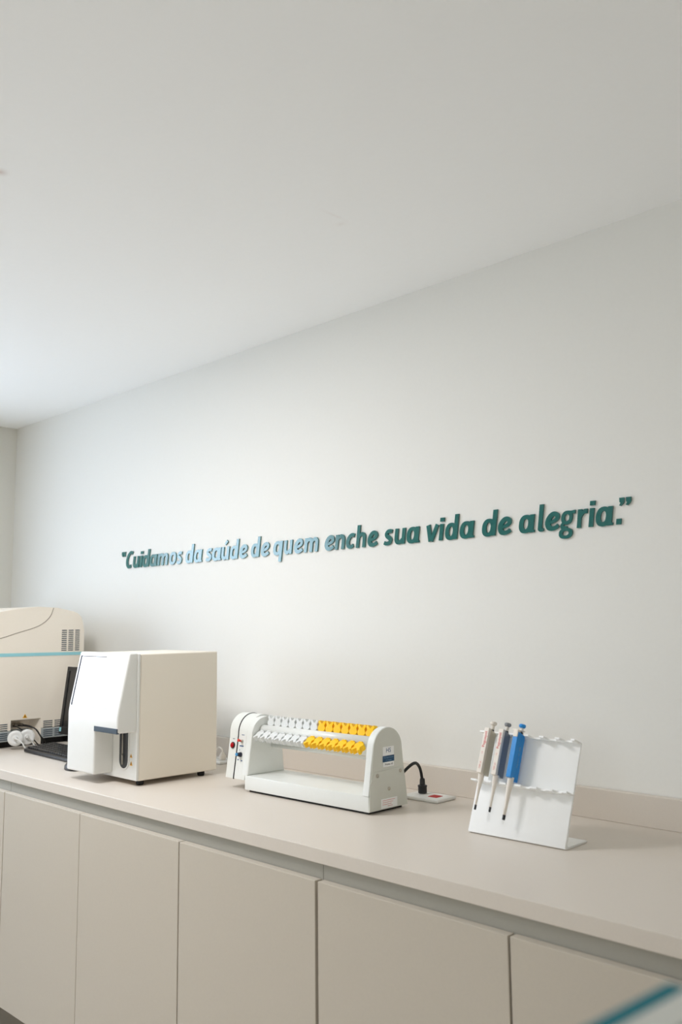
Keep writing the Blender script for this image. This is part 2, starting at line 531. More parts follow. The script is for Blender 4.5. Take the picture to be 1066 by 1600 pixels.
BOWL = ring(0.43, 0.49, 0.43, 0.52, 0.155, 0.29)
stem = lambda x, y0, y1, w=SW: ([(x - w / 2, y0), (x - w / 2, y1)], [(x + w / 2, y0), (x + w / 2, y1)])
GLYPH = {
    'a': [[BOWL, stem(0.80, 0.0, 1.0), ([(0.70, 0.0), (0.70, 0.16)], [(1.02, 0.0), (1.02, 0.13)])]],
    'd': [[BOWL, stem(0.80, 0.0, 1.5)]],
    'q': [[BOWL, stem(0.80, -0.50, 1.0)]],
    'o': [[ring(0.47, 0.5, 0.47, 0.53, 0.185, 0.29)]],
    'u': [[ribbon([(0.15, 1.0), (0.15, 0.55), (0.18, 0.25), (0.36, 0.11), (0.56, 0.17), (0.72, 0.34)], [SW, SW, SW, 0.26, 0.24, 0.18]), stem(0.79, 0.0, 1.0)]],
    'n': [[stem(0.15, 0.0, 1.0), ribbon([(0.22, 0.66), (0.36, 0.84), (0.56, 0.89), (0.73, 0.76), (0.77, 0.5), (0.77, 0.0)], [0.16, 0.22, 0.26, 0.29, SW, SW])]],
    'h': [[stem(0.15, 0.0, 1.5), ribbon([(0.22, 0.66), (0.36, 0.84), (0.56, 0.89), (0.73, 0.76), (0.77, 0.5), (0.77, 0.0)], [0.16, 0.22, 0.26, 0.29, SW, SW])]],
    'm': [[stem(0.15, 0.0, 1.0), ribbon([(0.22, 0.68), (0.34, 0.85), (0.50, 0.89), (0.65, 0.77), (0.68, 0.5), (0.68, 0.0)], [0.16, 0.22, 0.26, 0.28, SW, SW]),
           ribbon([(0.74, 0.68), (0.87, 0.85), (1.03, 0.89), (1.18, 0.77), (1.21, 0.5), (1.21, 0.0)], [0.16, 0.22, 0.26, 0.28, SW, SW])]],
    'i': [[stem(0.15, 0.0, 1.0)], [stem(0.15, 1.14, 1.38, 0.32)]],
    'l': [[stem(0.15, 0.10, 1.5), ribbon([(0.15, 0.3), (0.17, 0.14), (0.25, 0.075), (0.42, 0.085)], [SW, SW, 0.2, 0.15])]],
    'r': [[stem(0.15, 0.0, 1.0), ribbon([(0.22, 0.58), (0.33, 0.78), (0.48, 0.87), (0.68, 0.87)], [0.16, 0.22, 0.25, 0.25])]],
    'e': [[ribbon([(0.30, 0.44), (0.52, 0.51), (0.67, 0.64), (0.66, 0.80), (0.50, 0.905), (0.32, 0.84), (0.18, 0.62), (0.16, 0.36), (0.27, 0.155), (0.46, 0.10), (0.64, 0.15), (0.78, 0.25)],
                  [0.20, 0.20, 0.22, 0.24, 0.25, 0.28, 0.30, 0.30, 0.28, 0.25, 0.23, 0.23])]],
    'c': [[ribbon([(0.76, 0.84), (0.58, 0.895), (0.38, 0.84), (0.20, 0.64), (0.155, 0.40), (0.24, 0.185), (0.42, 0.105), (0.58, 0.13), (0.72, 0.21)],
                  [0.25, 0.25, 0.27, 0.30, 0.30, 0.28, 0.25, 0.23, 0.23])]],
    's': [[ribbon([(0.68, 0.86), (0.50, 0.90), (0.28, 0.86), (0.17, 0.72), (0.25, 0.58), (0.44, 0.47), (0.58, 0.35), (0.56, 0.19), (0.40, 0.11), (0.20, 0.105), (0.02, 0.17)],
                  [0.24, 0.24, 0.25, 0.27, 0.28, 0.29, 0.29, 0.27, 0.25, 0.24, 0.23])]],
    'v': [[ribbon([(0.14, 1.0), (0.42, 0.0)], 0.29), ribbon([(0.86, 1.0), (0.48, 0.0)], 0.27)]],
    'C': [[ribbon([(1.02, 1.30), (0.82, 1.38), (0.56, 1.33), (0.30, 1.10), (0.17, 0.74), (0.20, 0.40), (0.38, 0.17), (0.62, 0.11), (0.88, 0.20)],
                  [0.26, 0.26, 0.28, 0.31, 0.32, 0.31, 0.28, 0.26, 0.25])]],
    'g': [[ring(0.42, 0.62, 0.37, 0.38, 0.15, 0.185), ribbon([(0.50, 0.93), (0.68, 0.90), (0.93, 0.91)], [0.14, 0.16, 0.20]),
           ribbon([(0.22, 0.34), (0.13, 0.20), (0.22, 0.09), (0.48, 0.055)], [0.18, 0.20, 0.22, 0.2]),
           ring(0.42, -0.22, 0.44, 0.30, 0.20, 0.12)]],
    '.': [[stem(0.16, 0.0, 0.30, 0.32)]],
}
_q = lambda x: ([(x, 1.38), (x + 0.03, 1.16), (x + 0.10, 1.12), (x + 0.03, 0.98)], [(x + 0.31, 1.38), (x + 0.33, 1.16), (x + 0.28, 1.06), (x + 0.13, 0.95)])
_oq = lambda x: ([(x, 1.48), (x + 0.0, 1.30), (x + 0.06, 1.16), (x + 0.17, 1.06)], [(x + 0.27, 1.49), (x + 0.24, 1.28), (x + 0.24, 1.20), (x + 0.26, 1.08)])
GLYPH['close'] = [[_q(0.0), _q(0.42)]]
GLYPH['open'] = [[_oq(0.0), _oq(0.30)]]
GLYPH['\u00fa'] = [GLYPH['u'][0], [ribbon([(0.36, 1.18), (0.62, 1.44)], [0.17, 0.23])]]

TEXT = [
    ('Cuidamos', [('C', -3.412, -3.356), ('u', -3.357, -3.308), ('i', -3.307, -3.277), ('d', -3.283, -3.225), ('a', -3.228, -3.172), ('m', -3.171, -3.093), ('o', -3.084, -3.035), ('s', -3.033, -2.993)]),
    ('da', [('d', -2.970, -2.911), ('a', -2.913, -2.858)]),
    ('sa\u00fade', [('s', -2.837, -2.795), ('a', -2.795, -2.736), ('\u00fa', -2.736, -2.685), ('d', -2.683, -2.627), ('e', -2.627, -2.578)]),
    ('de', [('d', -2.558, -2.502), ('e', -2.501, -2.454)]),
    ('quem', [('q', -2.433, -2.379), ('u', -2.374, -2.328), ('e', -2.321, -2.275), ('m', -2.271, -2.198)]),
    ('enche', [('e', -2.167, -2.120), ('n', -2.119, -2.071), ('c', -2.065, -2.024), ('h', -2.021, -1.976), ('e', -1.968, -1.923)]),
    ('sua', [('s', -1.899, -1.860), ('u', -1.852, -1.805), ('a', -1.802, -1.750)]),
    ('vida', [('v', -1.722, -1.674), ('i', -1.676, -1.652), ('d', -1.651, -1.598), ('a', -1.597, -1.544)]),
    ('de', [('d', -1.517, -1.461), ('e', -1.462, -1.416)]),
    ('alegria', [('a', -1.392, -1.340), ('l', -1.332, -1.310), ('e', -1.308, -1.263), ('g', -1.267, -1.215), ('r', -1.213, -1.179), ('i', -1.179, -1.156), ('a', -1.157, -1.107)]),
]
ORD = ['first', 'second', 'third', 'fourth', 'fifth', 'sixth', 'seventh', 'eighth']
LET_T = 0.0055


def letter(ch, xa, xb, name, label, cat='letter'):
    groups = GLYPH[ch]
    main = [p for rib in groups[0] for side in rib for p in side]
    allp = [p for g in groups for rib in g for side in rib for p in side]
    ref = allp if ch in ('i', 'open', 'close') else main
    sx = [p[0] + SL * p[1] for p in ref]
    k = (xb - xa) / (max(sx) - min(sx))
    x0 = xa - min(sx) * k
    org = Vector(((xa + xb) / 2, 0, BASEZ))
    tr = lambda p: (x0 + (p[0] + SL * p[1]) * k, BASEZ + p[1] * XH)
    obs = []
    for gi, g in enumerate(groups):
        mb = MB()
        for j, (Lp, Rp) in enumerate(g):
            mb.strip([tr(p) for p in Lp], [tr(p) for p in Rp], LET_T + 0.00015 * j, 0.0005, ((0, 0, 0), (1, 0, 0), (0, 0, 1), (0, -1, 0)))
        if gi == 0:
            root = mb.build(name, M_LETTER, None, org)
        else:
            mb.build('accent' if ch == '\u00fa' else 'dot', M_LETTER, root, org)
    tag(root, label, cat, 'raised letters of the wall quotation', 'thing')
    return root


letter('open', -3.448, -3.416, 'quotation_mark', 'small dark teal opening quotation mark before the word Cuidamos', 'punctuation mark')
for wi, (word, ls) in enumerate(TEXT):
    for li, (ch, xa, xb) in enumerate(ls):
        x = (xa + xb) / 2
        colr = 'pale teal' if -3.20 < x < -2.19 else ('dark teal' if x > -2.1 or x < -3.25 else 'mid teal')
        where = {3: ' before quem', 8: ' before alegria'}.get(wi, '')
        last = len(ls) - 1
        o_ = 'last' if li == last else ORD[li]
        letter(ch, xa, xb, 'raised_letter', 'raised %s wall letter %s, %s letter of the word %s%s' % (colr, ch, o_, word, where))
letter('.', -1.101, -1.086, 'full_stop', 'square dark teal full stop after the word alegria', 'punctuation mark')
letter('close', -1.090, -1.057, 'quotation_mark', 'dark teal closing quotation mark at the right end of the quotation', 'punctuation mark')

# ================================================================== SQUARE WHITE ANALYZER
ax0, ax1 = -2.735, -2.429
an = thing('blood_analyzer', 'square white benchtop blood analyzer with a bright slanted front screen', 'analyzer', ((ax0 + ax1) / 2, -0.40, TOPZ))
AO = an.location
b_ = MB().box((ax0, -0.550, 0.915), (ax1, -0.252, 1.300), 0.005, 3).build('housing', M_SIDE, an, AO, 40)
MB().box((ax0 + 0.002, -0.5585, 0.9165), (ax1 + 0.0012, -0.5500, 1.3000), 0.0025, 2).build('front_frame', M_WHITE, an, AO, 40)
# front cover: slanted upper front, then straight down; the right half stops at the dark strip
hm = MB()
hx0, hx1, hxm = ax0 + 0.002, ax1 - 0.0015, -2.565
HY = [(0.929, -0.626), (1.063, -0.626), (1.112, -0.626), (1.138, -0.622), (1.303, -0.587)]
fv = {}
for z, y in HY:
    for x in ((hx0, hxm, hx1) if z == 1.063 else ((hx0, hxm) if z < 1.0 else (hx0, hx1))):
        fv[(x, z, 0)] = hm.bm.verts.new((x, y, z))
        fv[(x, z, 1)] = hm.bm.verts.new((x, -0.557, z))
G = lambda x, z, k: fv[(x, z, k)]
for k in (0, 1):
    hm.bm.faces.new((G(hx0, 0.929, k), G(hxm, 0.929, k), G(hxm, 1.063, k), G(hx0, 1.063, k)))
    hm.bm.faces.new((G(hx0, 1.063, k), G(hxm, 1.063, k), G(hx1, 1.063, k), G(hx1, 1.112, k), G(hx0, 1.112, k)))
    hm.bm.faces.new((G(hx0, 1.112, k), G(hx1, 1.112, k), G(hx1, 1.138, k), G(hx0, 1.138, k)))
    hm.bm.faces.new((G(hx0, 1.138, k), G(hx1, 1.138, k), G(hx1, 1.303, k), G(hx0, 1.303, k)))
loop = [(hx0, 0.929), (hxm, 0.929), (hxm, 1.063), (hx1, 1.063), (hx1, 1.112), (hx1, 1.138), (hx1, 1.303), (hx0, 1.303), (hx0, 1.138), (hx0, 1.112), (hx0, 1.063)]
for i in range(len(loop)):
    p, q = loop[i], loop[(i + 1) % len(loop)]
    hm.bm.faces.new((G(p[0], p[1], 0), G(q[0], q[1], 0), G(q[0], q[1], 1), G(p[0], p[1], 1)))
bmesh.ops.recalc_face_normals(hm.bm, faces=hm.bm.faces)
hm.bm.edges.ensure_lookup_table()
es = [e for e in hm.bm.edges if len(e.link_faces) == 2 and e.calc_face_angle() > 0.5]
bmesh.ops.bevel(hm.bm, geom=es, offset=0.006, segments=3, profile=0.6, affect='EDGES')
hd = hm.build('front_cover', M_WHITE, an, AO, 40)
MB().box((-2.566, -0.6275, 1.0620), (-2.4315, -0.618, 1.0780), 0.001, 1).build('dark_strip', M_SLATE, an, AO)
# screen set in the slanted face
sn = Vector((0, -1, 0.212)).normalized()
sv = Vector((0, 0.212, 1)).normalized()
so = Vector((-2.6, -0.6066, 1.212))
s_fr = (so, Vector((1, 0, 0)), sv, sn)
MB().prism([(-0.112, -0.080), (0.118, -0.080), (0.118, 0.078), (-0.112, 0.078)], 0.0045, (so - sn * 0.003, Vector((1, 0, 0)), sv, sn), 0.001, 1).build('screen', M_SCREENW, an, AO)
MB().prism([(-0.1175, -0.0800), (-0.1120, -0.0800), (-0.1120, 0.0805), (-0.1175, 0.0805)], 0.0022, (so, Vector((1, 0, 0)), sv, sn)).prism([(-0.1120, 0.0782), (0.04, 0.0782), (0.04, 0.0796), (-0.1120, 0.0796)], 0.0016, (so, Vector((1, 0, 0)), sv, sn)).build('screen_edge_line', M_DARKLINE, an, AO)  # dark line drawn for the recessed left and top edges of the screen
# sample probe bay
slot = [(-2.521, 1.064), (-2.521, 0.972)]
for k in range(1, 12):
    t = PI + PI * k / 12
    slot.append((-2.4975 + 0.0235 * math.cos(t), 0.972 + 0.0235 * math.sin(t)))
slot += [(-2.474, 0.972), (-2.474, 1.064)]
MB().prism([(-2.4975 + (p[0] + 2.4975) * 1.22, 0.995 + (p[1] - 0.995) * 1.10 if p[1] < 1.0 else 1.064) for p in slot], 0.003, ((0, -0.5580, 0), (1, 0, 0), (0, 0, 1), (0, -1, 0)), 0.001, 2).build('bay_rim', M_WHITE, an, AO, 40)
MB().prism(slot, 0.0015, ((0, -0.5605, 0), (1, 0, 0), (0, 0, 1), (0, -1, 0))).build('probe_bay', M_SLOT, an, AO)
pb = MB().tube([(-2.497, -0.566, 1.062), (-2.497, -0.566, 0.990)], 0.0016, 8)
pb.lathe((-2.497, -0.566, 0.960), (0, 0, 1), [(0.0008, 0), (0.0016, 0.004), (0.0022, 0.018), (0.003, 0.03)], 10)
pb.build('probe', M_STEEL, an, AO)
for (tx, tz, s_) in ((-2.4580, 0.989, 0.0062), (-2.4570, 0.966, 0.0072)):
    w_ = MB().prism([(tx - s_, tz - s_ * 0.8), (tx + s_, tz - s_ * 0.8), (tx, tz + s_ * 1.05)], 0.0008, ((0, -0.5587, 0), (1, 0, 0), (0, 0, 1), (0, -1, 0))).build('warning_sticker', M_AMBER, an, AO)
    MB().prism([(tx - s_ * 0.22, tz - s_ * 0.45), (tx + s_ * 0.22, tz - s_ * 0.45), (tx + s_ * 0.12, tz + s_ * 0.5), (tx - s_ * 0.12, tz + s_ * 0.5)], 0.0004, ((0, -0.5596, 0), (1, 0, 0), (0, 0, 1), (0, -1, 0))).build('warning_mark', M_DARKINK, w_, AO)
for fx in (ax0 + 0.03, ax1 - 0.022):
    for fy in ((-0.53, -0.30) if fx > -2.5 else (-0.47, -0.30)):
        MB().lathe((fx, fy, TOPZ), (0, 0, 1), [(0.010, 0), (0.012, 0.004), (0.012, 0.0155)], 14).build('foot', M_RUBBER, an, AO)

# ================================================================== LARGE ARCHED INSTRUMENT
bx0, bx1 = -4.15, -3.562
big = thing('chemistry_analyzer', 'large cream laboratory instrument with an arched top and a thin blue stripe', 'analyzer', (-3.85, -0.39, TOPZ))
BO = big.location
prof = [(-0.113, 0.966), (-0.113, 1.367), (-0.117, 1.400), (-0.126, 1.425), (-0.143, 1.441), (-0.166, 1.450), (-0.241, 1.464), (-0.328, 1.468), (-0.425, 1.462), (-0.492, 1.445), (-0.56, 1.415), (-0.615, 1.372), (-0.645, 1.32), (-0.652, 1.25), (-0.655, 0.966)]
body = MB().prism(prof, bx1 - bx0, YZX(bx0), 0.006, 3).build('housing', M_CREAM, big, BO, 35)
rec = MB()
# tapered service recess in the side panel
ro = [(-0.430, 0.88), (-0.306, 0.88), (-0.306, 1.008), (-0.430, 1.008)]
ri = [(-0.428, 0.88), (-0.324, 0.88), (-0.324, 0.996), (-0.428, 0.996)]


def frustum(mb, a, b, xa, xb, org):
    va = [mb.bm.verts.new(Vector((xa, p[0], p[1])) - org) for p in a]
    vb = [mb.bm.verts.new(Vector((xb, p[0], p[1])) - org) for p in b]
    mb.bm.faces.new(va)
    mb.bm.faces.new(vb)
    for i in range(4):
        mb.bm.faces.new((va[i], va[(i + 1) % 4], vb[(i + 1) % 4], vb[i]))


frustum(rec, [(-0.4305, 0.88), (-0.300, 0.88), (-0.300, 1.0095), (-0.4305, 1.0095)], ri, bx1 + 0.003, bx1 - 0.06, BO)
cut(body, rec)
base = MB().box((bx0, -0.652, 0.926), (bx1 + 0.002, -0.115, 0.966), 0.002, 1).build('base', M_GREY, big, BO)
rec = MB()
frustum(rec, [(-0.4305, 0.88), (-0.300, 0.88), (-0.306, 1.0095), (-0.4305, 1.0095)], ri, bx1 + 0.004, bx1 - 0.06, BO)
cut(base, rec)
MB().box((bx0 + 0.02, -0.62, TOPZ), (bx1 - 0.030, -0.14, 0.927)).build('base_shadow_gap', M_RUBBER, big, BO)  # black block stands in for the shadow gap under the base
for fy in (-0.60, -0.16):
    MB().lathe((bx1 - 0.022, fy, TOPZ), (0, 0, 1), [(0.016, 0), (0.018, 0.005), (0.018, 0.027)], 14).build('foot', M_RUBBER, big, BO)
st = MB().prism([(-0.1125, 1.2625), (-0.1125, 1.2755), (-0.6535, 1.2800), (-0.6535, 1.2660)], 0.0012, YZX(bx1))
st.build('stripe', M_TEALSTRIP, big, BO)
# seam of the hinged cover
sw = smooth_curve([(bx1 + 0.0006, y, z) for y, z in ((-0.60, 1.318), (-0.488, 1.339), (-0.416, 1.360), (-0.342, 1.381), (-0.300, 1.402), (-0.272, 1.430), (-0.259, 1.4635))], 8)
MB().tube(sw, 0.0013, 6).build('cover_seam', M_TAUPE, big, BO)
MB().prism([(bx1 + 0.0024, -0.3005), (bx1 + 0.0024, -0.3065), (bx1 - 0.058, -0.3260), (bx1 - 0.058, -0.3190)], 0.063, ((0, 0, 0.904), (1, 0, 0), (0, 1, 0), (0, 0, 1))).build('recess_liner', M_CREAM, big, BO)


def slots(y0, y1, z0, z1, rows):
    mb = MB()
    p = (z1 - z0) / rows
    for k in range(rows):
        za = z0 + (k + 0.28) * p
        mb.box((bx1 - 0.004, y0, za), (bx1 + (0.0028 if z1 < 0.963 else 0.0006), y1, za + p * 0.48))
    return mb


for (ya, yb) in ((-0.218, -0.195), (-0.187, -0.164), (-0.156, -0.135)):
    slots(ya, yb, 1.280, 1.372, 11).build('upper_vent', M_SLATE, big, BO)
for (ya, yb) in ((-0.475, -0.444), (-0.290, -0.249), (-0.240, -0.200)):
    slots(ya, yb, 0.967, 0.998, 4).build('side_vent', M_SLATE, big, BO)
    slots(ya, yb, 0.930, 0.962, 4).build('base_vent', M_SLATE, big, BO)
w_ = MB().prism([(-0.381, 1.0145), (-0.361, 1.0145), (-0.371, 1.031)], 0.0008, YZX(bx1)).build('warning_sticker', M_AMBER, big, BO)
MB().prism([(-0.3735, 1.0175), (-0.3685, 1.0175), (-0.3695, 1.025), (-0.3725, 1.025)], 0.0004, YZX(bx1 + 0.0008)).build('warning_mark', M_DARKINK, w_, BO)
for fy in (-0.414, -0.391, -0.369):
    MB().lathe((bx1 - 0.060, fy, 0.984), (1, 0, 0), [(0.009, 0), (0.009, 0.010), (0.006, 0.010), (0.006, 0.024), (0.0075, 0.024), (0.0075, 0.034)], 14).build('fitting', M_STEEL, big, BO)
for pts in ([(-3.585, -0.409, 0.984), (-3.545, -0.402, 0.978), (-3.505, -0.372, 0.945), (-3.500, -0.345, 0.915), (-3.505, -0.330, 0.905)],
            [(-3.585, -0.388, 0.984), (-3.545, -0.378, 0.984), (-3.515, -0.352, 0.975), (-3.507, -0.334, 0.950), (-3.508, -0.322, 0.930), (-3.512, -0.312, 0.9045)],
            [(-3.585, -0.367, 0.985), (-3.55, -0.355, 0.982), (-3.525, -0.338, 0.968), (-3.520, -0.320, 0.940), (-3.516, -0.302, 0.920), (-3.520, -0.297, 0.9045)]):
    MB().tube(smooth_curve(pts, 8), 0.0024, 8).build('hose', M_RUBBER, big, BO)


def disc_filter(loc, label, tpts):
    t = thing('disc_filter', label, 'filter', loc, 0, 'white disc filters beside the instrument')
    ax = Vector((0.86, -0.42, 0.12)).normalized()
    o = Vector(loc)
    r = 0.0295
    MB().lathe(o - ax * 0.006, ax, [(0.010, -0.004), (r * 0.9, -0.003), (r, 0.0), (r + 0.001, 0.004), (r + 0.001, 0.007), (r * 0.92, 0.010), (r * 0.60, 0.0125), (r * 0.55, 0.0115), (0.010, 0.012), (0.006, 0.013)], 40).build('disc', M_FILTER, t, o)
    MB().lathe(o, ax, [(0.0075, 0.004), (0.0075, 0.012), (0.0045, 0.016), (0.0045, 0.026)], 16).build('nozzle', M_FILTER, t, o)
    MB().tube(smooth_curve([o + ax * 0.024] + tpts, 8), 0.003, 8).build('tube', M_FILTER, t, o)


disc_filter((-3.495, -0.440, 0.945), 'round white disc filter in front of the instrument recess, the left one', [Vector((-3.455, -0.430, 0.928)), Vector((-3.450, -0.420, 0.910)), Vector((-3.452, -0.395, 0.9035)), Vector((-3.47, -0.36, 0.9035))])
disc_filter((-3.503, -0.388, 0.945), 'round white disc filter partly behind the left one, below the hoses', [Vector((-3.490, -0.372, 0.925)), Vector((-3.486, -0.36, 0.908)), Vector((-3.49, -0.335, 0.9035))])

# ================================================================== MONITOR, KEYBOARD, MOUSE
mo = thing('computer_monitor', 'black flat computer monitor standing between the two analyzers', 'monitor', (-3.19, -0.24, TOPZ))
MO = Vector(mo.location)
tl = 0.125
mu, mv, mn = Vector((1, 0, 0)), Vector((0, math.sin(tl), math.cos(tl))), Vector((0, -math.cos(tl), math.sin(tl)))
m0 = Vector((-3.424, -0.289, 0.955))
MB().prism([(0, 0), (0.45, 0), (0.45, 0.268), (0, 0.268)], -0.040, (m0, mu, mv, mn), 0.004, 2, True).build('casing', M_BLACK, mo, MO)
bz = MB()
for (a, b, c, d) in ((0, 0, 0.45, 0.030), (0, 0.252, 0.45, 0.268), (0, 0.030, 0.018, 0.252), (0.432, 0.030, 0.45, 0.252)):
    bz.prism([(a, b), (c, b), (c, d), (a, d)], 0.005, (m0, mu, mv, mn), 0.0012, 1)
bz.build('bezel', M_BLACK, mo, MO)
MB().prism([(0.017, 0.029), (0.433, 0.029), (0.433, 0.253), (0.017, 0.253)], 0.0015, (m0, mu, mv, mn)).build('screen', M_SCREENB, mo, MO)
MB().prism([(0.004, 0.010), (0.018, 0.010), (0.018, 0.026), (0.004, 0.026)], 0.0006, (m0 + mn * 0.005, mu, mv, mn)).build('sticker', M_TEALSTRIP, mo, MO)
MB().box((-3.25, -0.265, 0.912), (-3.15, -0.235, 1.06), 0.004, 2).build('neck', M_BLACK, mo, MO)
MB().box((-3.31, -0.30, TOPZ), (-3.09, -0.15, 0.914), 0.005, 2).build('stand_base', M_BLACK, mo, MO)

kb = thing('keyboard', 'black computer keyboard lying on the worktop in front of the monitor', 'keyboard', (-3.19, -0.395, TOPZ), -0.05)
kbm = MB().prism([(-0.062, 0.002), (-0.062, 0.012), (-0.055, 0.016), (0.062, 0.024), (0.066, 0.020), (0.066, 0.002)], 0.43, YZX(-0.215), 0.003, 2, True)
kbm.build('case', M_BLACK, kb)
ks = MB()
for r_ in range(6):
    y = -0.050 + r_ * 0.0188
    for c_ in range(22):
        if r_ == 0 and 4 < c_ < 9:
            if c_ != 5:
                continue
            xw = 0.074
        else:
            xw = 0.0155
        x = -0.208 + c_ * 0.0189
        z = 0.0162 + (y + 0.055) * 0.0684
        ks.box((x, y, z), (x + xw, y + 0.0150, z + 0.0055), 0.0012, 1)
k_ = ks.build('keys', M_KEY, kb)
k_['kind'] = 'stuff'
ms = thing('computer_mouse', 'small black computer mouse beside the square analyzer', 'mouse', (-2.880, -0.520, TOPZ), -0.25)
mm = MB()
nseg = 18
rings = []
for i in range(9):
    t = i / 8
    h = 0.021 * math.cos(t * PI / 2)
    sc = 0.15 + 0.85 * math.sin(PI / 2 * (1 - t) ** 0.6) if t < 1 else 0.05
    rings.append([mm.bm.verts.new((0.055 * sc * math.cos(2 * PI * k / nseg), 0.030 * sc * math.sin(2 * PI * k / nseg), 0.001 + 0.021 * (1 - (1 - t) ** 1.8))) for k in range(nseg)])
for i in range(8):
    for k in range(nseg):
        mm.bm.faces.new((rings[i][k], rings[i][(k + 1) % nseg], rings[i + 1][(k + 1) % nseg], rings[i + 1][k])).smooth = True
mm.bm.faces.new(rings[0])
mm.bm.faces.new(rings[-1])
mm.build('shell', M_BLACK, ms)
MB().lathe((-0.030, 0.003, 0.0165), (0, -1, 0), [(0.002, 0), (0.005, 0.001), (0.005, 0.005), (0.002, 0.006)], 14).build('scroll_wheel', M_MGREY, ms)

# ================================================================== TUBE ROTATOR
# local frame: x to the right along the wall, origin at the base's right front corner on the worktop
rt_ = thing('tube_rotator', 'white blood tube rotator with two rows of yellow and white clips', 'laboratory mixer', (-1.625, -0.376, TOPZ), 0.016)
R0 = (0, 0, 0)
bs = MB().box((-0.497, 0.001, 0.006), (-0.0035, 0.150, 0.0465), 0.003, 2)
bs.build('base', M_ENAMEL, rt_, R0, 40)
MB().box((-0.485, 0.010, 0.0), (-0.012, 0.142, 0.0065)).build('underside', M_RUBBER, rt_, R0)
arch_r = arch(0.0, 0.153, 0.047, 0.2155, 0.018, 0.134, 0.155)
MB().prism(arch_r, 0.0205, YZX(-0.0235), 0.0015, 2).build('end_plate', M_ENAMEL, rt_, R0, 30)
# outer face sheet, reaching down over the base, with a slightly raised lower cover
face = arch(0.0, 0.153, 0.007, 0.2145, 0.0185, 0.1335, 0.155)
MB().prism(face, 0.003, YZX(-0.0036), 0.0008, 1).build('side_sheet', M_PLATE, rt_, R0, 30)
MB().prism([(0.001, 0.0075), (0.003, 0.075), (0.022, 0.105), (0.134, 0.1085), (0.143, 0.085), (0.1525, 0.0075)], 0.0016, YZX(-0.0006), 0.0006, 1).build('side_cover', M_PLATE, rt_, R0)
for (sy, sz) in ((0.032, 0.095), (0.124, 0.0985), (0.077, 0.058)):
    MB().lathe((0.0008, sy, sz), (1, 0, 0), [(0.0050, 0), (0.0050, 0.0012), (0.0036, 0.0026), (0.0010, 0.0030)], 16).build('screw', M_STEEL, rt_, R0)
yz = lambda y, z, x=0.0: ((x, y, z), (0, 1, 0), (0, 0, 1), (1, 0, 0))
stk = MB().prism([(0.056, 0.1140), (0.100, 0.1140), (0.100, 0.1655), (0.056, 0.1655)], 0.0004, YZX(-0.0005)).build('maker_sticker', M_STICK, rt_, R0)
MB().text('HS', 0.017, yz(0.078, 0.1555), 0.0002).build('logo', M_BLUEINK, stk, R0)
bd = MB().prism([(0.0545, 0.1265), (0.1005, 0.1265), (0.1005, 0.1425), (0.0545, 0.1425)], 0.0003, YZX(-0.0001))
bd.build('blue_band', M_BAND, stk, R0)
MB().text('Homogeneizador', 0.0056, yz(0.078, 0.1378), 0.0005).text('de Sangue', 0.0056, yz(0.078, 0.1310), 0.0005).build('band_text', M_GOLDINK, stk, R0)
MB().text('Modelo HS', 0.0070, yz(0.079, 0.1200), 0.0002).build('model_text', M_DARKINK, stk, R0)
st2 = MB().prism([(0.045, 0.010), (0.109, 0.010), (0.109, 0.034), (0.045, 0.034)], 0.0004, YZX(0.0010)).build('data_sticker', M_STICK, rt_, R0)
dl = MB()
for k, (a, b) in enumerate(((0.050, 0.100), (0.050, 0.092), (0.050, 0.086), (0.070, 0.090))):
    dl.prism([(a, 0.029 - k * 0.005), (b, 0.029 - k * 0.005), (b, 0.0300 - k * 0.005), (a, 0.0300 - k * 0.005)], 0.0002, YZX(0.0014))
dl.build('print_lines', M_PINKINK, st2, R0)
# left drive housing: inner arch, control box with a black seam, outer cover
arch_i = arch(0.0015, 0.150, 0.046, 0.2120, 0.020, 0.137, 0.157)
MB().prism(arch_i, 0.0245, YZX(-0.5110), 0.004, 3).build('inner_arch', M_ENAMEL, rt_, R0, 30)
arch_c = arch(0.0105, 0.148, 0.030, 0.2165, 0.030, 0.138, 0.155)
MB().prism(arch_c, 0.0480, YZX(-0.5590), 0.0015, 2).build('control_box', M_ENAMEL, rt_, R0, 30)
arch_s = arch(0.0087, 0.1495, 0.0285, 0.2180, 0.0285, 0.1395, 0.155)
MB().prism(arch_s, 0.0030, YZX(-0.5620), 0.0004, 1).build('seam', M_BLACK, rt_, R0, 30)
MB().prism(arch_c, 0.0395, YZX(-0.6015), 0.006, 3).build('outer_cover', M_ENAMEL, rt_, R0, 30)
# front face of the control box leans back a little
fd = Vector((0, 0.0195, 0.125)).normalized()
fn = Vector((0, -0.125, 0.0195)).normalized()
fy = lambda z: 0.0105 + (z - 0.030) * 0.0195 / 0.125
P = lambda x, z, lift=0.0: Vector((x, fy(z), z)) + fn * lift
ff = lambda x, z: (P(x, z), Vector((1, 0, 0)), fd, fn)
rb = MB().lathe(P(-0.581, 0.124), fn, [(0.0095, 0), (0.0095, 0.0025), (0.0082, 0.0035)], 24).build('switch_collar', M_BLACK, rt_, R0)
MB().lathe(P(-0.581, 0.124), fn, [(0.0076, 0.002), (0.0074, 0.0052), (0.0045, 0.0065), (0.0010, 0.0068)], 24).build('red_switch', M_RED, rt_, R0)
tg = MB().lathe(P(-0.540, 0.139), fn, [(0.0045, 0), (0.0045, 0.004), (0.0025, 0.005)], 16)
tg.build('toggle_base', M_STEEL, rt_, R0)
tgt = P(-0.540, 0.139) + fn * 0.015 + Vector((-0.002, 0, 0.002))
MB().tube([P(-0.540, 0.139, 0.004), P(-0.540, 0.139, 0.010) + Vector((-0.002, 0, 0.001)), tgt], [0.0026, 0.0036, 0.0044], 12).build('red_toggle', M_REDSW, rt_, R0)
